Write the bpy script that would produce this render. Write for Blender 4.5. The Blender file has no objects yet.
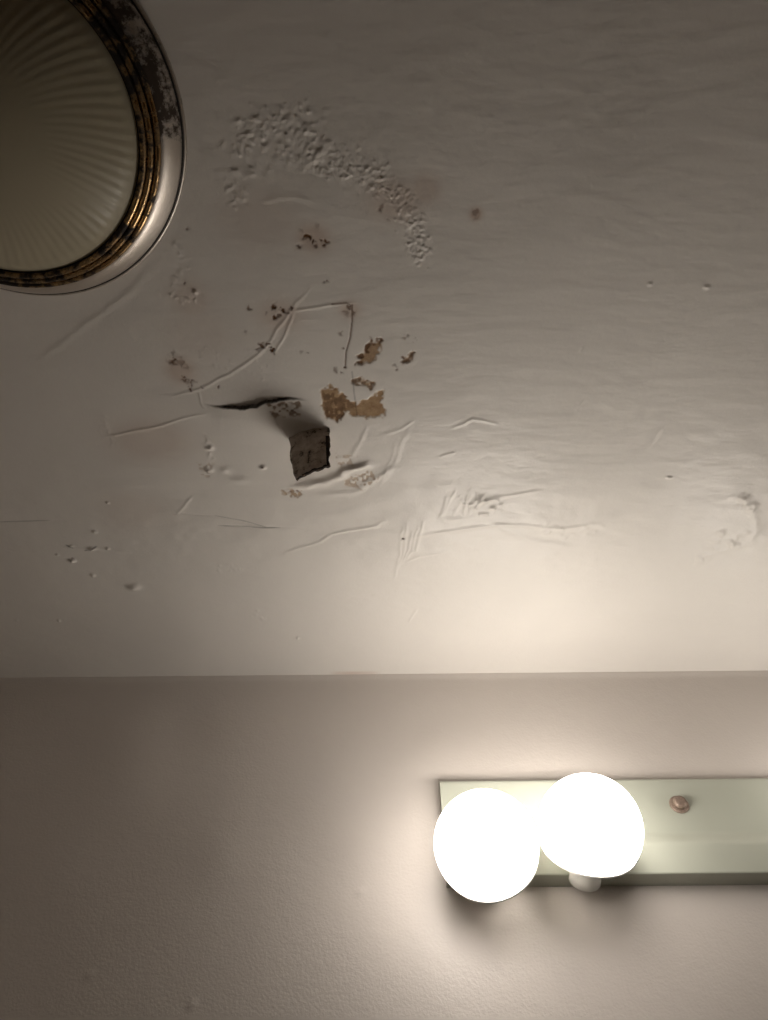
import bpy, bmesh, math
import numpy as np
from mathutils import Vector

C = bpy.context.scene.collection
S = bpy.context.scene

# ------------------------------------------------------------------ camera
F = 770.0                      # focal length in pixels of the 768 x 1020 frame
TH = math.radians(54.0)        # upward pitch
ROLL = math.radians(-0.55)
CAM = np.array([0.0, 0.0, 1.60])
ZC = 2.44                      # ceiling height
YW = 0.937                      # back wall
cam = bpy.data.cameras.new('camera')
cam.sensor_fit = 'VERTICAL'
cam.sensor_height = 24.0
cam.lens = 24.0 * F / 1020.0
cam.clip_start = 0.01
co = bpy.data.objects.new('camera', cam)
C.objects.link(co)
co.location = CAM
co.rotation_mode = 'QUATERNION'
from mathutils import Euler, Quaternion
co.rotation_quaternion = Euler((math.pi / 2 + TH, 0, 0)).to_quaternion() @ Quaternion((0, 0, 1), ROLL)
S.camera = co
RM = np.array(co.rotation_quaternion.to_matrix())

# ------------------------------------------------------------------ world, exposure
w = bpy.data.worlds.new('world')
S.world = w
w.use_nodes = True
w.node_tree.nodes['Background'].inputs[0].default_value = (0.9, 0.7, 0.5, 1)
w.node_tree.nodes['Background'].inputs[1].default_value = 0.0
S.view_settings.view_transform = 'Standard'
S.view_settings.look = 'None'
S.view_settings.gamma = 1.0
S.view_settings.use_curve_mapping = False
S.view_settings.exposure = 0.0
BULB_STRENGTH = 14.2
BULB_COLOR = (1.0, 0.922, 0.838, 1)


# ------------------------------------------------------------------ pixel helpers
def ray(px, py):
    v = np.array([(px - 384.0) / F, -(py - 510.0) / F, -1.0])
    return RM @ v


def at_ceiling(px, py):
    d = ray(px, py)
    t = (ZC - CAM[2]) / d[2]
    p = CAM + d * t
    return p[0], p[1]


def at_depth(px, py, y):
    d = ray(px, py)
    t = (y - CAM[1]) / d[1]
    return CAM + d * t


# ------------------------------------------------------------------ material helpers
def mat(name):
    m = bpy.data.materials.new(name)
    m.use_nodes = True
    nt = m.node_tree
    return m, nt, nt.nodes['Principled BSDF']


def node(nt, kind, **kw):
    n = nt.nodes.new(kind)
    for k, v in kw.items():
        if k in n.inputs.keys():
            n.inputs[k].default_value = v
        else:
            setattr(n, k, v)
    return n


def noise(nt, scale, detail=3.0, rough=0.55, stretch=None):
    tc = node(nt, 'ShaderNodeTexCoord')
    n = node(nt, 'ShaderNodeTexNoise')
    n.inputs['Scale'].default_value = scale
    n.inputs['Detail'].default_value = detail
    n.inputs['Roughness'].default_value = rough
    if stretch:
        mp = node(nt, 'ShaderNodeMapping')
        mp.inputs['Scale'].default_value = stretch
        nt.links.new(tc.outputs['Object'], mp.inputs['Vector'])
        nt.links.new(mp.outputs['Vector'], n.inputs['Vector'])
    else:
        nt.links.new(tc.outputs['Object'], n.inputs['Vector'])
    return n.outputs['Fac']


def ramp(nt, src, stops):
    r = node(nt, 'ShaderNodeValToRGB')
    e = r.color_ramp.elements
    while len(e) < len(stops):
        e.new(0.5)
    for k, (p, c) in enumerate(stops):
        e[k].position = p
        e[k].color = (*c, 1) if len(c) == 3 else c
    nt.links.new(src, r.inputs['Fac'])
    return r.outputs['Color']


def mix(nt, fac, a, b):
    m = node(nt, 'ShaderNodeMix', data_type='RGBA')
    if isinstance(fac, float):
        m.inputs[0].default_value = fac
    else:
        nt.links.new(fac, m.inputs[0])
    for s, i in ((a, 6), (b, 7)):
        if isinstance(s, tuple):
            m.inputs[i].default_value = (*s, 1)
        else:
            nt.links.new(s, m.inputs[i])
    return m.outputs[2]


def bump(nt, bsdf, src, dist, strength=1.0, prev=None):
    b = node(nt, 'ShaderNodeBump')
    b.inputs['Strength'].default_value = strength
    b.inputs['Distance'].default_value = dist
    nt.links.new(src, b.inputs['Height'])
    if prev is not None:
        nt.links.new(prev, b.inputs['Normal'])
    nt.links.new(b.outputs['Normal'], bsdf.inputs['Normal'])
    return b.outputs['Normal']


def attr(nt, name):
    a = node(nt, 'ShaderNodeAttribute', attribute_name=name)
    return a.outputs['Fac']


def paint_material(name, base, rough, stains=False, peel=0.00012, peel_scale=330.0, stretch=None, spec=0.5, mid=0.0007):
    m, nt, b = mat(name)
    n = noise(nt, 5.0, 4)
    base2 = tuple(c * 0.94 for c in base)
    col = ramp(nt, n, [(0.3, base2), (0.7, base)])
    if stains:
        g = noise(nt, 120.0, 5, 0.7)
        tan = ramp(nt, g, [(0.3, (0.25, 0.13, 0.05)), (0.7, (0.46, 0.31, 0.16))])
        rust = ramp(nt, g, [(0.3, (0.03, 0.014, 0.006)), (0.75, (0.20, 0.085, 0.03))])
        col = mix(nt, attr(nt, 'haze_stain'), col, (0.46, 0.26, 0.16))
        col = mix(nt, attr(nt, 'tan_stain'), col, tan)
        col = mix(nt, attr(nt, 'rust_stain'), col, rust)
        col = mix(nt, attr(nt, 'grime_shade'), col, (0.012, 0.009, 0.007))
        inv = node(nt, 'ShaderNodeMath', operation='MULTIPLY_ADD')
        nt.links.new(attr(nt, 'tan_stain'), inv.inputs[0])
        inv.inputs[1].default_value = 0.4
        inv.inputs[2].default_value = rough
        nt.links.new(inv.outputs[0], b.inputs['Roughness'])
    else:
        b.inputs['Roughness'].default_value = rough
    b.inputs['Specular IOR Level'].default_value = spec
    nt.links.new(col, b.inputs['Base Color'])
    p = bump(nt, b, noise(nt, 60.0, 2, 0.5, stretch), mid, 0.6)
    bump(nt, b, noise(nt, peel_scale, 2, 0.5), peel, 1.0, p)
    return m


M_CEIL = paint_material('ceiling_paint', (0.80, 0.765, 0.72), 0.37, True, 0.00018, 260.0, (0.4, 1.0, 1.0), 0.38, 0.0016)
M_WALL = paint_material('wall_paint', (0.72, 0.665, 0.62), 0.42, False, 0.00034, 300.0)
M_SIDE = paint_material('side_wall_paint', (0.84, 0.80, 0.75), 0.5, False)
M_ROOM = paint_material('room_paint', (0.20, 0.13, 0.06), 0.6, False)
M_FLOOR = paint_material('floor_vinyl', (0.16, 0.10, 0.055), 0.5, False)


# ------------------------------------------------------------------ mesh helpers
def tag(o, label=None, cat=None, kind=None, group=None):
    if label: o['label'] = label
    if cat: o['category'] = cat
    if kind: o['kind'] = kind
    if group: o['group'] = group
    return o


def obj(name, bm, material, parent=None, smooth=True):
    me = bpy.data.meshes.new(name)
    bmesh.ops.recalc_face_normals(bm, faces=bm.faces[:])
    bm.to_mesh(me)
    bm.free()
    for m in (material if isinstance(material, (list, tuple)) else [material]):
        me.materials.append(m)
    if smooth:
        me.polygons.foreach_set('use_smooth', [True] * len(me.polygons))
    o = bpy.data.objects.new(name, me)
    C.objects.link(o)
    if parent is not None:
        o.parent = parent
    return o


def box(bm, x0, x1, y0, y1, z0, z1):
    v = [bm.verts.new(p) for p in ((x0, y0, z0), (x1, y0, z0), (x1, y1, z0), (x0, y1, z0),
                                   (x0, y0, z1), (x1, y0, z1), (x1, y1, z1), (x0, y1, z1))]
    for f in ((0, 3, 2, 1), (4, 5, 6, 7), (0, 1, 5, 4), (1, 2, 6, 5), (2, 3, 7, 6), (3, 0, 4, 7)):
        bm.faces.new([v[i] for i in f])


def lathe(bm, prof, n=128, loop=False, frame=None):
    """prof: list of (r, z); about local z.  frame maps a local Vector to the final one."""
    rings = []
    for r, z in prof:
        if r < 1e-7:
            p = Vector((0, 0, z))
            rings.append([bm.verts.new(frame(p) if frame else p)])
        else:
            ring = []
            for k in range(n):
                a = 2 * math.pi * k / n
                p = Vector((r * math.cos(a), r * math.sin(a), z))
                ring.append(bm.verts.new(frame(p) if frame else p))
            rings.append(ring)
    seq = list(zip(rings, rings[1:] + ([rings[0]] if loop else [])))
    if not loop:
        seq = seq[:len(rings) - 1]
    for a, b in seq:
        for k in range(n):
            k2 = (k + 1) % n
            if len(a) == 1 and len(b) > 1:
                bm.faces.new((a[0], b[k], b[k2]))
            elif len(b) == 1 and len(a) > 1:
                bm.faces.new((a[k], b[0], a[k2]))
            elif len(a) > 1:
                bm.faces.new((a[k], b[k], b[k2], a[k2]))


def grid_mesh(name, xs, ys, P, material, attrs=None, flip=False):
    """tensor grid of points P[(len(ys), len(xs), 3)] as one mesh"""
    nx, ny = len(xs), len(ys)
    idx = np.arange(nx * ny, dtype=np.int32).reshape(ny, nx)
    q = np.stack([idx[:-1, :-1], idx[:-1, 1:], idx[1:, 1:], idx[1:, :-1]], -1).reshape(-1, 4)
    if flip:
        q = q[:, ::-1]
    me = bpy.data.meshes.new(name)
    me.vertices.add(nx * ny)
    me.vertices.foreach_set('co', P.astype(np.float32).ravel())
    me.loops.add(q.size)
    me.loops.foreach_set('vertex_index', np.ascontiguousarray(q).ravel())
    me.polygons.add(len(q))
    me.polygons.foreach_set('loop_start', np.arange(0, q.size, 4, dtype=np.int32))
    me.polygons.foreach_set('use_smooth', np.ones(len(q), dtype=bool))
    me.update(calc_edges=True)
    for k, a in (attrs or {}).items():
        at = me.attributes.new(k, 'FLOAT', 'POINT')
        at.data.foreach_set('value', a.astype(np.float32).ravel())
    me.materials.append(material)
    o = bpy.data.objects.new(name, me)
    C.objects.link(o)
    return o


rng = np.random.default_rng(7)


def lines(lo, hi, d0, d1, step, coarse=6):
    a = np.linspace(lo, d0, coarse, endpoint=False)
    m = np.arange(d0, d1, step)
    b = np.linspace(d1, hi, coarse)
    return np.concatenate([a, m, b])


XL, XR, YF = -0.72, 1.20, -1.30

# ------------------------------------------------------------------ ceiling relief
gx = np.concatenate([np.linspace(XL, -0.62, 3, endpoint=False), np.arange(-0.62, -0.50, 0.002), np.arange(-0.50, 0.26, 0.0009),
                     np.arange(0.26, 0.70, 0.0018), np.linspace(0.70, XR, 6)])
gy = np.concatenate([np.linspace(YF, 0.06, 8, endpoint=False), np.arange(0.06, 0.70, 0.0009), np.arange(0.70, 0.925, 0.0016),
                     np.linspace(0.925, YW, 3)])
GX, GY = np.meshgrid(gx, gy)
H = np.zeros_like(GX)          # how far the surface hangs below the nominal ceiling
TAN = np.zeros_like(GX)
RUST = np.zeros_like(GX)
HAZE = np.zeros_like(GX)
GRIME_SHADE = np.zeros_like(GX)


def smooth_noise(scale, seed):
    r = np.random.default_rng(seed)
    T = r.random((64, 64))
    u = GX / scale + 1000.3
    v = GY / scale + 1000.7
    iu, iv = np.floor(u).astype(int), np.floor(v).astype(int)
    fu, fv = u - iu, v - iv
    fu = fu * fu * (3 - 2 * fu)
    fv = fv * fv * (3 - 2 * fv)
    g = lambda a, b: T[(iv + b) % 64, (iu + a) % 64]
    return (g(0, 0) * (1 - fu) + g(1, 0) * fu) * (1 - fv) + (g(0, 1) * (1 - fu) + g(1, 1) * fu) * fv - 0.5


N3, N6, N12, N30, N90 = [smooth_noise(s, k) for k, s in enumerate((0.003, 0.006, 0.012, 0.03, 0.09))]


def window(x0, x1, y0, y1):
    i0, i1 = np.searchsorted(gx, (x0, x1))
    j0, j1 = np.searchsorted(gy, (y0, y1))
    return slice(max(j0 - 1, 0), j1 + 1), slice(max(i0 - 1, 0), i1 + 1)


def pts(pp):
    return np.array([at_ceiling(*p) for p in pp])


def polydist(W, X, Y):
    """distance to polyline W, parameter 0..1 along it, signed side"""
    best = np.full(X.shape, 1e9)
    par = np.zeros(X.shape)
    side = np.zeros(X.shape)
    L = np.r_[0, np.cumsum(np.hypot(*np.diff(W, axis=0).T))]
    for k in range(len(W) - 1):
        a, b = W[k], W[k + 1]
        e = b - a
        l2 = max(e @ e, 1e-12)
        t = np.clip(((X - a[0]) * e[0] + (Y - a[1]) * e[1]) / l2, 0, 1)
        dx, dy = X - a[0] - t * e[0], Y - a[1] - t * e[1]
        d = np.hypot(dx, dy)
        m = d < best
        best = np.where(m, d, best)
        par = np.where(m, (L[k] + t * (L[k + 1] - L[k])) / max(L[-1], 1e-9), par)
        side = np.where(m, e[0] * dy - e[1] * dx, side)
    return best, par, side


def stroke(field, pp, width, amount, taper=True, wob=0.0, op='add'):
    if op == 'add':
        amount *= 0.48
        wob = wob or 0.0035
    W = pts(pp)
    m = width * 4 + abs(wob) * 2
    sl = window(W[:, 0].min() - m, W[:, 0].max() + m, W[:, 1].min() - m, W[:, 1].max() + m)
    X, Y = GX[sl], GY[sl]
    if wob:
        X = X + N12[sl] * wob
        Y = Y + N30[sl] * wob
    d, t, s = polydist(W, X, Y)
    a = np.exp(-(d / width) ** 2)
    if taper:
        a = a * np.clip(np.minimum(t, 1 - t) * 6 + 0.25, 0, 1)
    if op == 'add':
        field[sl] += amount * a
    else:
        field[sl] = np.maximum(field[sl], amount * np.clip(a * 1.6, 0, 1))


def bumpat(field, px, py, r, amount, ecc=1.0, ang=0.0, op='add'):
    x, y = at_ceiling(px, py)
    sl = window(x - 3.2 * r * max(ecc, 1), x + 3.2 * r * max(ecc, 1), y - 3.2 * r * max(ecc, 1), y + 3.2 * r * max(ecc, 1))
    dx, dy = GX[sl] - x, GY[sl] - y
    c, s_ = math.cos(ang), math.sin(ang)
    if op == 'max' and field is RUST:
        dx = dx + 2.2 * r * (N3[sl] + 0.6 * N6[sl])
        dy = dy + 2.2 * r * (np.roll(N3, 7, 0)[sl] + 0.6 * np.roll(N6, 9, 1)[sl])
    u, v = (c * dx + s_ * dy) / ecc, -s_ * dx + c * dy
    a = np.exp(-(u * u + v * v) / (r * r))
    if op == 'add':
        field[sl] += amount * a
    else:
        field[sl] = np.maximum(field[sl], amount * np.clip(a * 1.5, 0, 1))


def polygon(field, pp, amount, soft=0.0038, ragged=0.006, op='max', breakup=0.0):
    """filled ragged patch with a torn outline"""
    W = pts(pp + [pp[0]])
    m = soft * 3 + ragged * 2
    sl = window(W[:, 0].min() - m, W[:, 0].max() + m, W[:, 1].min() - m, W[:, 1].max() + m)
    X, Y = GX[sl], GY[sl]
    d, _, _ = polydist(W, X, Y)
    ins = np.zeros(X.shape, bool)
    for k in range(len(W) - 1):
        (x0, y0), (x1, y1) = W[k], W[k + 1]
        c = ((y0 > Y) != (y1 > Y)) & (X < (x1 - x0) * (Y - y0) / (y1 - y0 + 1e-12) + x0)
        ins ^= c
    sd = np.where(ins, d, -d) + ragged * (N6[sl] + 0.8 * N3[sl])
    a = np.clip(sd / soft + 0.5, 0, 1)
    if breakup:
        a = a * np.clip(0.5 + (N6[sl] + N3[sl] + 0.5 - breakup) * 4, 0, 1)
    if op == 'max':
        field[sl] = np.maximum(field[sl], a * amount)
    else:
        field[sl] += a * amount


def scatter(pp, half, count, r0, r1, h0, h1, seed):
    """bubbled paint: many small blisters along a band (half-width per point, in pixels)"""
    r = np.random.default_rng(seed)
    P = np.array(pp, float)
    L = np.r_[0, np.cumsum(np.hypot(*np.diff(P, axis=0).T))]
    for _ in range(count):
        s = r.random() * L[-1]
        k = min(np.searchsorted(L, s, side='right') - 1, len(P) - 2)
        t = (s - L[k]) / (L[k + 1] - L[k])
        c = P[k] * (1 - t) + P[k + 1] * t
        hw = half[k] * (1 - t) + half[k + 1] * t
        q = c + np.clip(r.normal(0, 0.5, 2), -1.15, 1.15) * hw
        bumpat(H, q[0], q[1], r.uniform(r0, r1), 0.62 * r.uniform(h0, h1) * (1 if r.random() > 0.12 else -0.6),
               r.uniform(1, 1.8), r.uniform(0, 3.14))


# broad unevenness of the plaster
band = np.exp(-((GY - at_ceiling(384, 530)[1]) / 0.075) ** 2)      # taped joint parallel to the wall
inside = np.clip((GY + 0.3) / 0.3, 0, 1) * np.clip((0.925 - GY) / 0.02, 0, 1)
H += inside * (0.0016 * N90 + 0.00045 * N30 + 0.00010 * N12)
H += inside * band * (0.0018 + 0.0012 * N30 + 0.0004 * N12)

# blistered arc
scatter([(236, 152), (252, 132), (278, 120), (300, 130), (318, 145)], [14, 20, 22, 24, 16], 190, 0.0012, 0.0028, 0.0004, 0.0013, 1)
scatter([(232, 175), (262, 168), (290, 160), (312, 150)], [8, 10, 12, 12], 40, 0.0014, 0.0030, 0.0004, 0.0011, 2)
scatter([(312, 160), (340, 162), (372, 176), (394, 196), (410, 218), (420, 242), (418, 262)],
        [17, 17, 15, 14, 13, 12, 10], 620, 0.0009, 0.0018, 0.0003, 0.0010, 3)
scatter([(225, 185), (238, 192), (235, 200)], [8, 10, 10], 36, 0.0012, 0.0022, 0.0003, 0.0008, 4)
scatter([(176, 245), (184, 262), (172, 290), (182, 302), (198, 300), (202, 288)], [5, 6, 5, 5, 5, 4], 46, 0.0012, 0.0024, 0.0004, 0.0011, 5)
scatter([(190, 350), (215, 360), (250, 370), (275, 382)], [10, 14, 14, 8], 40, 0.0010, 0.0018, 0.0002, 0.0006, 6)
scatter([(105, 425), (118, 445)], [8, 10], 22, 0.0012, 0.0024, 0.0002, 0.0007, 7)
scatter([(206, 436), (210, 455), (206, 480)], [4, 4, 5], 22, 0.0014, 0.0030, 0.0004, 0.0012, 8)
scatter([(462, 505), (480, 500), (498, 508)], [8, 9, 7], 40, 0.0018, 0.0036, 0.0006, 0.0018, 9)
scatter([(736, 496), (752, 502), (756, 512)], [7, 7, 6], 26, 0.0022, 0.0042, 0.0006, 0.0018, 10)
scatter([(694, 560), (712, 550), (718, 532), (735, 545), (752, 530)], [6, 8, 7, 8, 8], 34, 0.0026, 0.0050, 0.0005, 0.0014, 11)
scatter([(540, 530), (570, 534), (604, 524)], [6, 8, 5], 30, 0.0020, 0.0042, 0.0004, 0.0012, 12)
for q in ((218, 567), (230, 565), (238, 566), (255, 612), (262, 616)):
    scatter([q, (q[0] + 4, q[1] + 3)], [4, 4], 5, 0.0014, 0.0026, 0.0003, 0.0008, int(q[0]))
scatter([(400, 60), (520, 120), (640, 160), (760, 300)], [60, 90, 110, 90], 160, 0.0016, 0.0035, 0.0001, 0.00035, 13)

# ridges and creases of loose paint film
stroke(H, [(172, 397), (200, 388), (230, 375), (258, 356), (270, 342), (284, 320), (296, 303), (310, 288)], 0.0019, 0.0016)
stroke(H, [(276, 352), (287, 331), (293, 312)], 0.0017, 0.0016)
stroke(H, [(292, 311), (318, 308), (342, 303), (351, 304)], 0.0017, 0.0015)
stroke(H, [(104, 437), (150, 428), (208, 413)], 0.0017, 0.0015)
stroke(H, [(199, 390), (202, 402), (206, 408)], 0.0017, 0.0014)
stroke(H, [(40, 360), (80, 330), (118, 302), (150, 272)], 0.0042, 0.0012)
stroke(H, [(264, 203), (279, 197), (296, 196), (312, 203)], 0.0030, 0.0010)
stroke(H, [(216, 171), (238, 174), (256, 176)], 0.0030, 0.0009)
stroke(H, [(300, 170), (314, 160), (328, 145)], 0.0034, 0.0012)
stroke(H, [(0, 521), (40, 520), (70, 519)], 0.0016, -0.0010)
stroke(H, [(160, 512), (210, 515), (268, 527)], 0.0014, -0.0011)
stroke(H, [(218, 525), (262, 527), (300, 527)], 0.0014, -0.0010)
stroke(H, [(178, 514), (186, 503), (192, 496)], 0.0022, 0.0016)
stroke(H, [(6, 549), (16, 551)], 0.0016, -0.0012)
stroke(H, [(60, 547), (90, 548), (130, 551)], 0.0026, 0.0014)
stroke(H, [(285, 552), (320, 541), (332, 533), (352, 529), (376, 526), (385, 520)], 0.0024, 0.0017)
stroke(H, [(404, 538), (440, 531), (500, 524), (560, 528), (605, 522)], 0.0028, 0.0017)
stroke(H, [(405, 562), (420, 556), (448, 551)], 0.0022, 0.0014)
stroke(H, [(348, 598), (375, 594)], 0.0018, -0.0010)
stroke(H, [(408, 622), (418, 609)], 0.0018, 0.0010)
for k in range(5):
    stroke(H, [(403 + 5 * k + rng.normal(), 524 + 4 * rng.normal()), (400 + 4.2 * k, 550), (395 + 3.5 * k, 580 - 7 * k + 5 * rng.normal())], 0.0022, 0.0011)
for k in range(6):
    stroke(H, [(438 + 8 * k + 2 * rng.normal(), 522 - 2 * k + 4 * rng.normal()), (448 + 7.5 * k, 497 + 4 * rng.normal())], 0.0026, 0.0012)
stroke(H, [(470, 505), (500, 497), (540, 491)], 0.0026, 0.0016)
stroke(H, [(478, 514), (490, 514)], 0.0030, 0.0020)
stroke(H, [(430, 505), (446, 519), (480, 518), (530, 540), (590, 548)], 0.0050, 0.0012)
stroke(H, [(452, 427), (464, 423), (474, 418), (484, 420), (496, 423)], 0.0019, 0.0017)
stroke(H, [(440, 457), (455, 453)], 0.0024, 0.0017)
stroke(H, [(383, 434), (402, 429), (413, 421)], 0.0022, 0.0012)
stroke(H, [(412, 424), (402, 440), (392, 470), (380, 486)], 0.0034, 0.0009)
stroke(H, [(398, 438), (388, 465), (382, 482)], 0.0022, 0.0006)
stroke(H, [(576, 412), (588, 391)], 0.0022, 0.0008)
stroke(H, [(648, 449), (663, 427)], 0.0024, 0.0008)
stroke(H, [(580, 352), (584, 346)], 0.0020, 0.0009)
stroke(H, [(688, 562), (716, 552), (744, 544), (766, 520)], 0.0055, 0.0013)
stroke(H, [(742, 500), (756, 520), (752, 545)], 0.0050, 0.0016)
stroke(H, [(520, 530), (560, 540), (604, 526)], 0.0085, -0.0016)
# torn-up paint under the hanging flap
stroke(H, [(294, 489), (316, 485), (338, 478), (356, 470), (372, 462)], 0.0048, 0.0095, wob=0.014)
stroke(H, [(318, 496), (350, 490), (378, 480), (396, 468)], 0.0045, 0.0026, wob=0.014)
stroke(H, [(336, 460), (352, 455), (362, 440), (368, 425)], 0.0030, 0.0012)

# nail pops and blobs
for px, py, r, h, e in ((95, 531, .0022, .0017, 1.4), (92, 548, .0026, .0024, 1.8), (108, 548, .0018, .0013, 1.5),
                        (72, 545, .0018, .0013, 1.8), (73, 560, .0030, .0028, 1.2), (58, 554, .0018, .0013, 1.2),
                        (93, 575, .0024, .0018, 1.2), (134, 587, .0050, .0030, 1.7), (59, 621, .0018, .0015, 1),
                        (17, 620, .0016, .0010, 1), (263, 467, .0026, .0020, 1.4), (195, 292, .0022, .0020, 1),
                        (669, 477, .0018, .0012, 1.6), (707, 287, .0024, .0009, 1.2), (650, 284, .0022, .0008, 1),
                        (298, 638, .0022, .0012, 1), (108, 502, .0018, .0013, 1), (210, 448, .0028, .0018, 1.6),
                        (209, 470, .0030, .0016, 1.5), (240, 480, .0060, .0012, 2.0), (225, 470, .005, .0012, 1.3)):
    bumpat(H, px, py, r, 1.7 * h, e)

# the delaminated sheet: its open edge sags along the crack and casts a shadow
W = pts([(200, 404), (222, 407), (240, 407), (258, 406), (266, 401), (280, 399), (300, 399), (312, 402)])
sl = window(W[:, 0].min() - .05, W[:, 0].max() + .05, W[:, 1].min() - .02, W[:, 1].max() + .12)
d, t, s = polydist(W, GX[sl] + 0.002 * N12[sl], GY[sl] + 0.003 * N12[sl] + .001 * N3[sl])
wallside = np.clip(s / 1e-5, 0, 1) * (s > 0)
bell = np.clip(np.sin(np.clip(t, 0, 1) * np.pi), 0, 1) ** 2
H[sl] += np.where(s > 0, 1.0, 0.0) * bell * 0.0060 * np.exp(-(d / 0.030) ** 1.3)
GRIME_SHADE[sl] = np.maximum(GRIME_SHADE[sl], np.clip(1.15 - d / 0.0022, 0, 1) * np.clip(bell * 2.5, 0, 1) * np.where(s > 0, 0.9, 1.0))  # blackness of the open gap under the lip, painted into the colour

# exposed paper and rust
polygon(TAN, [(319, 389), (330, 386), (338, 388), (346, 399), (356, 404), (366, 399), (382, 391), (384, 414), (372, 418),
              (358, 416), (344, 412), (338, 421), (326, 419), (321, 408)], 0.95)
polygon(RUST, [(320, 389), (333, 388), (345, 400), (354, 406), (340, 412), (326, 408), (320, 400)], 0.55, breakup=0.35)
polygon(RUST, [(322, 408), (344, 408), (340, 421), (328, 420)], 0.7, breakup=0.55)
polygon(TAN, [(354, 381), (364, 378), (372, 383), (370, 388), (360, 385)], 0.8)
polygon(RUST, [(354, 381), (364, 378), (372, 383), (370, 388), (360, 385)], 0.6, breakup=0.5)
polygon(TAN, [(356, 364), (364, 350), (370, 342), (381, 340), (379, 354), (368, 364)], 0.9)
polygon(RUST, [(356, 364), (366, 346), (372, 340), (382, 340), (374, 347), (368, 354), (362, 364)], 0.85, breakup=0.42)
polygon(RUST, [(366, 344), (380, 340), (376, 345), (369, 347)], 0.95)
polygon(TAN, [(400, 365), (406, 357), (413, 350), (415, 353), (408, 362), (402, 367)], 0.85)
polygon(RUST, [(400, 365), (406, 357), (413, 350), (415, 353), (408, 362), (402, 367)], 0.75, breakup=0.42)
polygon(RUST, [(409, 334), (415, 335), (414, 343), (411, 341)], 0.7, breakup=0.45)
for px, py, r, a in ((403, 358, .0017, .95), (404, 337, .0018, .5), (395, 366, .0016, .5), (397, 370, .0014, .6),
                     (307, 238, .0024, 1), (299, 247, .0019, .9), (313, 242, .0017, 1), (315, 246, .0013, .8),
                     (321, 241, .0014, .9), (326, 242, .0017, 1), (323, 245, .0014, .9), (301, 232, .0018, .35),
                     (317, 226, .0017, .35), (273, 307, .0024, 1), (284, 311, .0026, 1), (291, 308, .0018, .9),
                     (276, 317, .0023, 1), (279, 316, .0018, .8), (249, 309, .0018, .8), (266, 313, .0016, .4),
                     (262, 346, .0026, .9), (268, 343, .0020, .9), (272, 350, .0028, 1), (258, 349, .0018, .7),
                     (173, 362, .0030, .9), (172, 354, .0024, .45), (179, 362, .0036, .5), (186, 366, .0026, .35),
                     (186, 381, .0028, .75), (192, 384, .0030, .7), (190, 389, .0022, .9), (184, 377, .0016, .9),
                     (203, 388, .0017, .6), (219, 387, .0013, .8), (350, 306, .0022, .8), (345, 313, .0020, .5),
                     (352, 313, .0020, .7), (324, 282, .0012, .6), (327, 281, .0012, .7), (290, 492, .0020, .8),
                     (297, 491, .0022, .6), (207, 471, .0024, .4), (263, 467, .0016, .8), (188, 228, .0014, .7),
                     (186, 283, .0014, .7), (340, 333, .0018, .6), (344, 349, .0013, .8), (345, 367, .0014, 1),
                     (335, 371, .0018, .6), (341, 372, .0014, .7), (380, 208, .0018, .6), (389, 219, .0014, .4),
                     (307, 353, .0012, .5), (301, 352, .0012, .3), (476, 213, .0024, .45), (477, 218, .0020, .4),
                     (403, 538, .0017, 1), (73, 558, .0012, .5), (90, 549, .0012, .5), (245, 332, .0014, .4)):
    bumpat(RUST, px, py, r, a, rng.uniform(1, 1.5), rng.uniform(0, 3.1), op='max')
bumpat(GRIME_SHADE, 403, 538, .0014, .9, op='max')
for px, py, r, a, e in ((313, 238, .014, .35, 1.2), (200, 335, .03, .10, 1.2), (190, 300, .02, .2, 1), (395, 200, .02, .25, 1.4),
                        (425, 190, .015, .25, 1), (476, 214, .006, .5, 1), (280, 315, .018, .25, 1.3), (350, 310, .010, .3, 1.2),
                        (180, 370, .016, .35, 1), (150, 440, .03, .2, 1.6), (260, 220, .03, .12, 1.3), (130, 510, .03, .10, 1.4)):
    bumpat(HAZE, px, py, r, a, e, op='max')
polygon(TAN, [(346, 484), (352, 476), (366, 472), (378, 475), (376, 482), (362, 488)], 0.6, breakup=0.45)
polygon(TAN, [(336, 456), (354, 456), (352, 464), (338, 465)], 0.45, breakup=0.5)
polygon(TAN, [(282, 490), (302, 490), (298, 496), (286, 495)], 0.75, breakup=0.4)
polygon(TAN, [(268, 403), (300, 403), (300, 414), (274, 416)], 0.55, breakup=0.5)
polygon(RUST, [(268, 403), (300, 403), (296, 414), (274, 414)], 0.5, breakup=0.65)
polygon(TAN, [(198, 464), (212, 464), (212, 476), (200, 476)], 0.35, breakup=0.4)
stroke(RUST, [(352, 305), (352, 322), (350, 338), (346, 352), (345, 368)], 0.0009, 0.75, taper=False, op='max')
stroke(RUST, [(332, 304), (346, 303), (352, 306)], 0.0009, 0.7, taper=False, op='max')
stroke(GRIME_SHADE, [(352, 372), (354, 392), (357, 415)], 0.0008, 0.35, taper=False, op='max')
stroke(GRIME_SHADE, [(215, 515), (242, 520), (268, 527)], 0.0008, 0.35, op='max')
stroke(GRIME_SHADE, [(218, 525), (262, 527), (280, 527)], 0.0008, 0.45, op='max')
stroke(GRIME_SHADE, [(0, 521), (50, 520)], 0.0008, 0.35, op='max')
stroke(GRIME_SHADE, [(66, 544), (74, 547)], 0.0009, 0.5, op='max')
stroke(GRIME_SHADE, [(85, 550), (97, 546)], 0.0010, 0.6, op='max')
H -= 0.0009 * np.clip(TAN, 0, 1)                    # the paint film is missing there
H -= 0.0007 * np.clip(RUST, 0, 1)
# narrow yellowed caulk at the corner
stroke(HAZE, [(330, 672.5), (352, 672.5), (380, 672)], 0.0016, 0.7, op='max')

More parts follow.
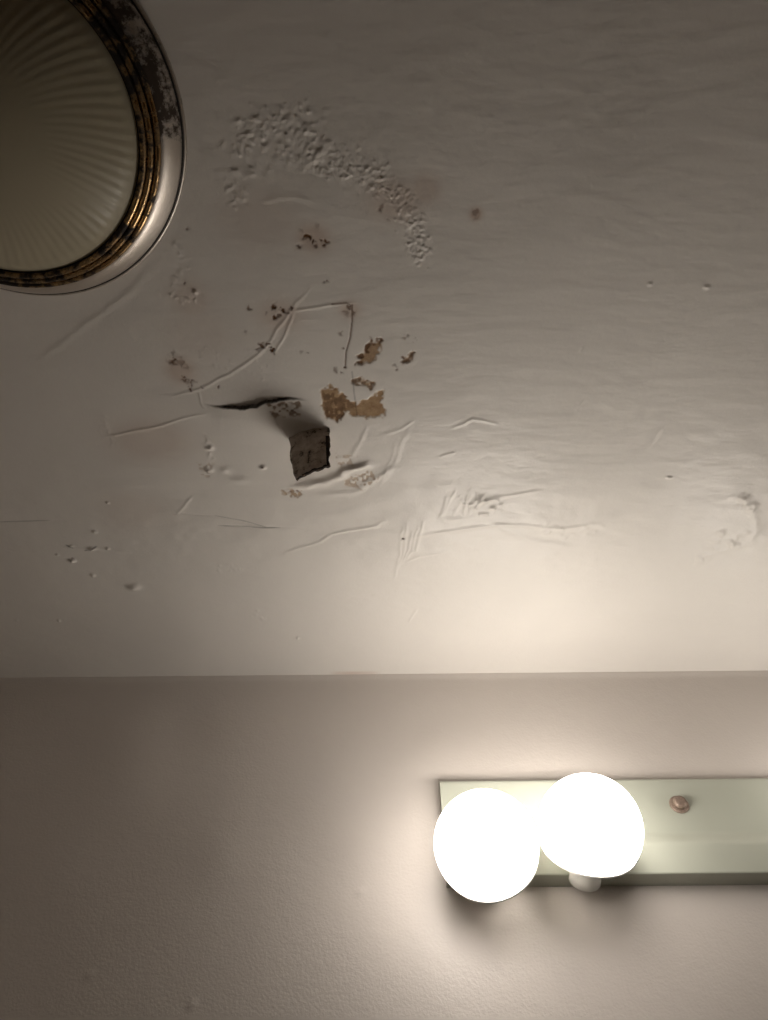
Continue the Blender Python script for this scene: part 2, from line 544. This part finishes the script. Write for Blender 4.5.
P = np.stack([GX, GY, ZC - H * inside], -1)
ceiling = grid_mesh('ceiling', gx, gy, P, M_CEIL,
                    {'tan_stain': TAN, 'rust_stain': RUST, 'haze_stain': HAZE, 'grime_shade': GRIME_SHADE}, flip=True)
tag(ceiling, 'water-damaged off-white painted ceiling with blistered and peeling patches', kind='structure')

# ------------------------------------------------------------------ walls and floor
wx = lines(XL, XR, -0.66, 0.70, 0.004)
wz = lines(0.0, ZC, 1.90, 2.436, 0.004)
WX, WZ = np.meshgrid(wx, wz)
WH = np.zeros_like(WX)
for px, py, r, h in ((360, 892, .0030, .0022), (379, 803, .0030, .0012), (90, 975, .0030, .0020), (192, 1005, .0032, .0022),
                     (155, 730, .003, .0014), (470, 770, .004, .0008)):
    p = at_depth(px, py, YW)
    WH += h * np.exp(-((WX - p[0]) ** 2 + (WZ - p[2]) ** 2) / (r * r))
wl = np.random.default_rng(3)
for _ in range(60):
    WH += 0.0009 * wl.normal() * np.exp(-((WX - wl.uniform(-.7, .7)) ** 2 + (WZ - wl.uniform(1.9, 2.4)) ** 2) / wl.uniform(.03, .09) ** 2)
WH += 0.003 * np.exp(-((ZC - WZ) / 0.006) ** 2)      # soft filled corner
WP = np.stack([WX, YW - WH, WZ], -1)
wall_back = grid_mesh('wall_back', wx, wz, WP, M_WALL)
tag(wall_back, 'plain painted wall with faint roller texture behind the vanity light', kind='structure')


def slab(name, lo, hi, m, label):
    bm = bmesh.new()
    box(bm, lo[0], hi[0], lo[1], hi[1], lo[2], hi[2])
    return tag(obj(name, bm, m, smooth=False), label, kind='structure')


slab('wall_left', (XL - .1, YF, 0), (XL, YW, ZC), M_SIDE, 'plain painted side wall on the left')
slab('wall_right', (XR, YF, 0), (XR + .1, YW, ZC), M_ROOM, 'plain painted side wall on the right')
slab('wall_front', (XL, YF - .1, 0), (XR, YF, ZC), M_ROOM, 'plain painted wall behind the viewer')
slab('floor', (XL, YF, -.1), (XR, YW, 0), M_FLOOR, 'brown vinyl bathroom floor')

# ------------------------------------------------------------------ hanging flap of plaster paper
M_FLAP, nt, b = mat('torn_plaster_paper')
c_ = ramp(nt, noise(nt, 70, 6, 0.75), [(0.36, (0.03, 0.022, 0.017)), (0.46, (0.44, 0.37, 0.31)), (0.7, (0.70, 0.62, 0.56))])
nt.links.new(c_, b.inputs['Base Color'])
b.inputs['Roughness'].default_value = 0.85
bump(nt, b, noise(nt, 200, 4), 0.0006)
M_TORN, nt, b = mat('mouldy_torn_edge')
c_ = ramp(nt, noise(nt, 260, 4, 0.7), [(0.35, (0.010, 0.007, 0.005)), (0.62, (0.030, 0.017, 0.010)), (0.72, (0.30, 0.2, 0.11))])
nt.links.new(c_, b.inputs['Base Color'])
b.inputs['Roughness'].default_value = 0.9

bm = bmesh.new()
NU, NV = 22, 20
A0, B0 = np.array(at_ceiling(289, 437)), np.array(at_ceiling(329, 428))
front, back = [], []
fr = np.random.default_rng(11)
jag_b = np.convolve(fr.normal(0, 1, NU + 5), [.25, .5, .25], 'same')[2:NU + 3]
jag_r = np.convolve(fr.normal(0, 1, NV + 5), [.25, .5, .25], 'same')[2:NV + 3]
DROP, LEAN, TK = 0.066, 0.016, 0.0032
for j in range(NV + 1):
    v = j / NV
    rf, rb = [], []
    for i in range(NU + 1):
        u = i / NU
        base = A0 * (1 - u) + B0 * u
        length = 1.0 + 0.34 * (0.35 - u) + 0.035 * jag_b[i]
        side = (0.0016 * jag_r[j] if i == NU else 0) - (0.006 * v * u)
        vv = v * length
        z = ZC + 0.002 - DROP * math.sin(min(vv, 1.15) * 1.35) / math.sin(1.35)
        y = base[1] + LEAN * vv + 0.004 * math.sin(vv * 2.4) - 0.005 * math.sin(math.pi * u) + 0.005 * u * vv
        x = base[0] + side + 0.012 * vv + (0.0014 * jag_r[(j + 9) % NV] if i == 0 else 0)
        n = 0.0006 * math.sin(17 * u + 9 * v)
        rf.append(bm.verts.new((x, y + n, z)))
        rb.append(bm.verts.new((x + 0.0006, y + n + TK, z)))
    front.append(rf)
    back.append(rb)
for j in range(NV):
    for i in range(NU):
        f1 = bm.faces.new((front[j][i], front[j][i + 1], front[j + 1][i + 1], front[j + 1][i]))
        f2 = bm.faces.new((back[j][i], back[j + 1][i], back[j + 1][i + 1], back[j][i + 1]))
        edge = 1 - i / NU
        if i >= NU - 2 and j > 3 or j >= NV - 1 and i > 3:
            f1.material_index = 1
for j in range(NV):
    bm.faces.new((front[j][0], front[j + 1][0], back[j + 1][0], back[j][0])).material_index = 1
    bm.faces.new((front[j][NU], back[j][NU], back[j + 1][NU], front[j + 1][NU])).material_index = 1
for i in range(NU):
    bm.faces.new((front[NV][i], front[NV][i + 1], back[NV][i + 1], back[NV][i])).material_index = 1
    bm.faces.new((front[0][i], back[0][i], back[0][i + 1], front[0][i + 1]))
flap = obj('paint_flap', bm, [M_FLAP, M_TORN], ceiling)
flap['label'] = 'torn flap of plaster paper hanging down with blackened edges'

# ------------------------------------------------------------------ flush ceiling lamp
LC = np.array([-0.3693, 0.1305])
LR = 0.2115 * (ZC - CAM[2])
lamp = bpy.data.objects.new('ceiling_lamp', None)
C.objects.link(lamp)
lamp.location = (LC[0], LC[1], ZC)
tag(lamp, 'round flush ceiling lamp with ribbed frosted glass dome and corroded nickel trim', 'ceiling lamp')


def rust_metal(name, clean, dirty, rough, lo, hi, scale):
    m, nt, b = mat(name)
    n1 = noise(nt, scale, 6, 0.7)
    a = attr(nt, 'corrosion')
    add = node(nt, 'ShaderNodeMath', operation='ADD')
    nt.links.new(n1, add.inputs[0])
    nt.links.new(a, add.inputs[1])
    fac = ramp(nt, add.outputs[0], [(lo, (0, 0, 0)), (hi, (1, 1, 1))])
    nt.links.new(mix(nt, fac, clean, dirty), b.inputs['Base Color'])
    inv = ramp(nt, fac, [(0, (1, 1, 1)), (1, (0.25, 0.25, 0.25))])
    nt.links.new(inv, b.inputs['Metallic'])
    rr = ramp(nt, fac, [(0, (rough,) * 3), (1, (0.7,) * 3)])
    nt.links.new(rr, b.inputs['Roughness'])
    bump(nt, b, n1, 0.0004, 0.6)
    return m


M_NICKEL = rust_metal('corroded_nickel', (0.62, 0.57, 0.52), (0.045, 0.03, 0.02), 0.42, 0.60, 0.74, 60)
M_RING = rust_metal('corroded_brass_rings', (0.42, 0.28, 0.14), (0.014, 0.009, 0.006), 0.24, 0.42, 0.55, 48)
M_GAP, nt, b = mat('groove_dark')
b.inputs['Base Color'].default_value = (0.012, 0.010, 0.008, 1)
b.inputs['Roughness'].default_value = 0.6


def lamp_part(name, prof, m, corr, n=160):
    bm = bmesh.new()
    lathe(bm, prof, n, loop=True)
    o = obj(name, bm, m, lamp)
    me = o.data
    cs = np.empty(len(me.vertices) * 3, np.float32)
    me.vertices.foreach_get('co', cs)
    cs = cs.reshape(-1, 3)
    ang = np.degrees(np.arctan2(cs[:, 1], cs[:, 0]))
    rad = np.hypot(cs[:, 0], cs[:, 1])
    at = me.attributes.new('corrosion', 'FLOAT', 'POINT')
    at.data.foreach_set('value', corr(ang, rad).astype(np.float32))
    return o


k = LR / 0.177
zero = lambda a, r: np.zeros_like(a)


def band_corr(a, r):
    # corrosion plus painted-in dark room reflection on the viewer's side, clean towards the wall, one more spot further round
    inner = np.clip((0.1725 * k - r) / (0.014 * k), 0, 1)
    worn_reflect = np.clip((16 - a) / 14, 0, 1) * np.clip((a + 140) / 40, 0, 1)
    spot = np.exp(-((a - 52) / 7) ** 2) * 0.10
    return -0.14 + worn_reflect * 0.30 + inner * 0.08 * (worn_reflect + 0.3) + spot


def ring_corr(a, r):
    return np.where((a > -10) & (a < 75), -0.02, 0.03) + 0.02 * np.sin(np.radians(a * 9))


lamp_part('base_lip', [(0.1770 * k, 0.0), (0.1772 * k, -0.004), (0.1760 * k, -0.0062), (0.1745 * k, -0.0062), (0.1740 * k, 0.0)], M_NICKEL, zero)
lamp_part('groove_shade', [(0.1747 * k, -0.001), (0.1747 * k, -0.0072), (0.1728 * k, -0.0078), (0.1715 * k, -0.001)], M_GAP, zero)  # near-black filler ring: shadow line of the groove put into its colour
lamp_part('trim_band', [(0.1730 * k, -0.002), (0.1733 * k, -0.0085), (0.1722 * k, -0.0115), (0.1695 * k, -0.0165), (0.1655 * k, -0.0222),
                        (0.1615 * k, -0.0262), (0.1580 * k, -0.0285), (0.1560 * k, -0.0285), (0.1560 * k, -0.002)], M_NICKEL, band_corr)
for r0, z0 in ((0.1550, -0.0300), (0.1490, -0.0345), (0.1430, -0.0375)):
    prof = []
    for q in range(9):
        a = math.pi * 2 * q / 9
        prof.append((k * (r0 + 0.0031 * math.cos(a)), z0 - 0.0012 + 0.0031 * math.sin(a)))
    lamp_part('ring', prof, M_RING, ring_corr)
lamp_part('ring_seat', [(0.1565 * k, -0.003), (0.1565 * k, -0.0290), (0.1480 * k, -0.0330), (0.1388 * k, -0.0372), (0.1378 * k, -0.036), (0.1378 * k, -0.003)], M_RING, lambda a, r: np.full_like(a, 0.2))

M_GLASS, nt, b = mat('frosted_ribbed_glass')
b.inputs['Base Color'].default_value = (0.54, 0.49, 0.36, 1)
b.inputs['Roughness'].default_value = 0.38
b.inputs['Coat Weight'].default_value = 0.1
b.inputs['Coat Roughness'].default_value = 0.22
tr = node(nt, 'ShaderNodeBsdfTranslucent')
tr.inputs['Color'].default_value = (0.58, 0.52, 0.38, 1)
mx = node(nt, 'ShaderNodeMixShader')
mx.inputs[0].default_value = 0.35
nt.links.new(b.outputs[0], mx.inputs[1])
nt.links.new(tr.outputs[0], mx.inputs[2])
nt.links.new(mx.outputs[0], nt.nodes['Material Output'].inputs['Surface'])
bm = bmesh.new()
RG = 0.1385 * k
NR, NA, RIBS = 40, 576, 78
rows = []
for i in range(NR):
    t = 1 - i / NR
    r = RG * t
    z = -0.0375 - 0.052 * (1 - t ** 2.1) - 0.004 * min(1, i / 3)
    row = []
    for q in range(NA):
        a = 2 * math.pi * q / NA
        fade = np.clip((t - 0.45) / 0.45, 0, 1) * np.clip((1 - t) / 0.04, 0, 1)
        rib = 0.00032 * fade * math.cos(RIBS * (a + 0.35 * (1 - t)))
        row.append(bm.verts.new((r * math.cos(a), r * math.sin(a), z - rib)))
    rows.append(row)
for ra, rb in zip(rows, rows[1:]):
    for q in range(NA):
        bm.faces.new((ra[q], ra[(q + 1) % NA], rb[(q + 1) % NA], rb[q]))
cv = bm.verts.new((0, 0, -0.0375 - 0.056))
for q in range(NA):
    bm.faces.new((rows[-1][q], rows[-1][(q + 1) % NA], cv))
dome = obj('glass_dome', bm, M_GLASS, lamp)
dome['label'] = 'unlit frosted glass dome with fine radial ribs'
M_PAN, nt, b = mat('lamp_pan_enamel')
b.inputs['Base Color'].default_value = (0.30, 0.26, 0.2, 1)
bm = bmesh.new()
lathe(bm, [(0, -0.0005), (0.15 * k, -0.0005), (0.15 * k, -0.002), (0, -0.002)], 96)
obj('mounting_pan', bm, M_PAN, lamp)

# ------------------------------------------------------------------ vanity light bar on the back wall
YFACE = YW - 0.017          # upper face of the bar
YLOW = YW - 0.028           # lower, deeper step
zt = at_depth(690, 777.5, YFACE)[2]
zb = at_depth(690, 873.5, YLOW)[2]
x_left = at_depth(441, 800, YFACE)[0]
x_right = x_left + 0.76
bar = bpy.data.objects.new('vanity_light', None)
C.objects.link(bar)
bar.location = (0.5 * (x_left + x_right), YW, 0.5 * (zt + zb))
tag(bar, 'pale green-white wall light bar with glowing bulbs mounted below the ceiling', 'wall lamp')
org = Vector(bar.location)

M_BAR, nt, b = mat('green_white_enamel')
nt.links.new(ramp(nt, noise(nt, 9, 3), [(0.3, (0.47, 0.49, 0.415)), (0.7, (0.50, 0.52, 0.445))]), b.inputs['Base Color'])
b.inputs['Roughness'].default_value = 0.28
M_SCREW, nt, b = mat('tarnished_brass')
nt.links.new(ramp(nt, noise(nt, 400, 3), [(0.3, (0.22, 0.16, 0.125)), (0.7, (0.34, 0.26, 0.21))]), b.inputs['Base Color'])
b.inputs['Metallic'].default_value = 0.35
b.inputs['Roughness'].default_value = 0.5
M_SOCK, nt, b = mat('white_socket_porcelain')
nt.links.new(ramp(nt, noise(nt, 40, 2), [(0.3, (0.72, 0.71, 0.67)), (0.7, (0.78, 0.77, 0.73))]), b.inputs['Base Color'])
b.inputs['Roughness'].default_value = 0.3
M_BASE, nt, b = mat('bulb_screw_metal')
nt.links.new(ramp(nt, noise(nt, 90, 2), [(0.3, (0.6, 0.58, 0.52)), (0.7, (0.7, 0.68, 0.62))]), b.inputs['Base Color'])
b.inputs['Metallic'].default_value = 1.0
b.inputs['Roughness'].default_value = 0.35
M_BULB, nt, b = mat('lit_bulb_glass')
b.inputs['Base Color'].default_value = (0.9, 0.88, 0.84, 1)
b.inputs['Emission Color'].default_value = BULB_COLOR
b.inputs['Emission Strength'].default_value = BULB_STRENGTH

# channel: stepped profile swept along x (y = out of the wall is negative)
hgt = zt - zb
prof = [(0.0, zt - 0.002), (-0.013, zt - 0.002)]
for q in range(5):                                   # rounded top edge
    a = math.pi / 2 * q / 4
    prof.append((-0.013 - 0.004 * math.sin(a), zt - 0.004 - 0.0 + 0.004 * math.cos(a) - 0.002 + 0.002 * math.cos(a)))
zc0 = zt - 0.56 * hgt
prof.append((-0.017, zc0))
for q in range(1, 9):                                # soft cove out to the lower step
    a = q / 8
    prof.append((-0.017 - 0.011 * (a * a * (3 - 2 * a)), zc0 - 0.026 * a))
prof += [(-0.028, zb + 0.002), (-0.0275, zb + 0.0006), (-0.026, zb), (0.0, zb)]
bm = bmesh.new()
vs = [[bm.verts.new((x - org.x, YW + y - org.y, z - org.z)) for (y, z) in prof] for x in (x_left, x_right)]
n = len(prof)
for q in range(n):
    bm.faces.new((vs[0][q], vs[0][(q + 1) % n], vs[1][(q + 1) % n], vs[1][q]))
bm.faces.new(vs[0][::-1])
bm.faces.new(vs[1])
ch = obj('channel', bm, M_BAR, bar, smooth=False)
for p in ch.data.polygons:
    p.use_smooth = False

# cap nuts that hold the bar
for px in (679, None):
    if px:
        s0 = at_depth(679.0, 805.0, YFACE)
        sx, sz = s0[0], s0[2]
    else:
        sx = x_right - 0.09
    fr_ = lambda p, sx=sx, sz=sz: Vector((sx - org.x + p.x, YFACE - org.y - p.z, sz - org.z + p.y))
    bm = bmesh.new()
    lathe(bm, [(0.0, 0), (0.0125, 0), (0.0128, 0.0016), (0.0112, 0.0030), (0, 0.0026)], 28, frame=fr_)
    wsh = obj('washer', bm, M_SCREW, bar)
    bm = bmesh.new()
    lathe(bm, [(0.0, 0.0026), (0.0088, 0.0026), (0.0090, 0.0075), (0.0080, 0.0095), (0.0050, 0.0105), (0, 0.0108)], 12, frame=fr_)
    obj('cap_nut', bm, M_SCREW, bar)

# bulbs: twin porcelain sockets under the step, globes leaning out and down
YB = YW - 0.090
RB = 0.061
DOME = 112.0               # polar extent of the glowing dome, degrees
b1 = Vector(at_depth(486, 844, YB))
b2 = Vector(at_depth(590, 827, YB))
mid = (b1 + b2) / 2
shift = Vector((x_right - (mid.x - x_left) - mid.x, 0, 0))
b3 = Vector((0.62, b2.y, b2.z))
for c0, yaw in ((b1, -14.0), (b2, 2.0), (b3, 25.0)):
    ya = math.radians(yaw)
    out = c0.y - YLOW                                # negative: distance in front of the bar
    rise = max(c0.z - 0.027, zb - 0.001) - c0.z
    root = Vector((c0.x + out * math.tan(ya), YLOW, c0.z + rise))
    ax = (c0 - root).normalized()
    up = ax.cross(Vector((1, 0, 0))).normalized()
    side = up.cross(ax).normalized()
    fm = lambda p, root=root, ax=ax, up=up, side=side: root + side * p.x + up * p.y + ax * p.z - org
    L = (c0 - root).length
    bm = bmesh.new()
    lathe(bm, [(0, -0.008), (0.019, -0.008), (0.019, 0.002), (0.018, 0.005), (0.018, 0.012), (0.0175, 0.013), (0.0165, 0.013), (0.0165, 0.002), (0, 0.002)], 32, frame=fm)
    obj('socket', bm, M_SOCK, bar)
    # reflector bulb: an opaque white body that flares out to a glowing frosted dome
    cut = math.radians(DOME)
    dome_prof = [(RB * math.sin(cut * q / 16), L + RB * math.cos(cut * q / 16)) for q in range(17)]
    rr_, rz_ = dome_prof[-1]
    bm = bmesh.new()
    lathe(bm, dome_prof, 48, frame=fm)
    bulb_bm = bmesh.new()
    neck = 0.014
    lathe(bulb_bm, [(rr_, rz_), (rr_ + 0.0012, rz_ - 0.002), (rr_ * 0.95, rz_ - 0.006), (rr_ * 0.55, neck + 0.45 * (rz_ - neck)),
                    (0.0185, neck + 0.003), (0.0165, neck), (0.0, neck)], 48, frame=fm)
    bulb = obj('bulb', bulb_bm, M_SOCK, bar)
    bulb['label'] = 'lit reflector bulb with white body'
    lens_ = obj('bulb_lens', bm, M_BULB, bulb)
    lens_['label'] = 'glowing white bulb dome'
    bm = bmesh.new()
    lathe(bm, [(0, 0.002), (0.0132, 0.002), (0.0136, neck), (0, neck)], 24, frame=fm)
    obj('screw_base', bm, M_BASE, bulb)
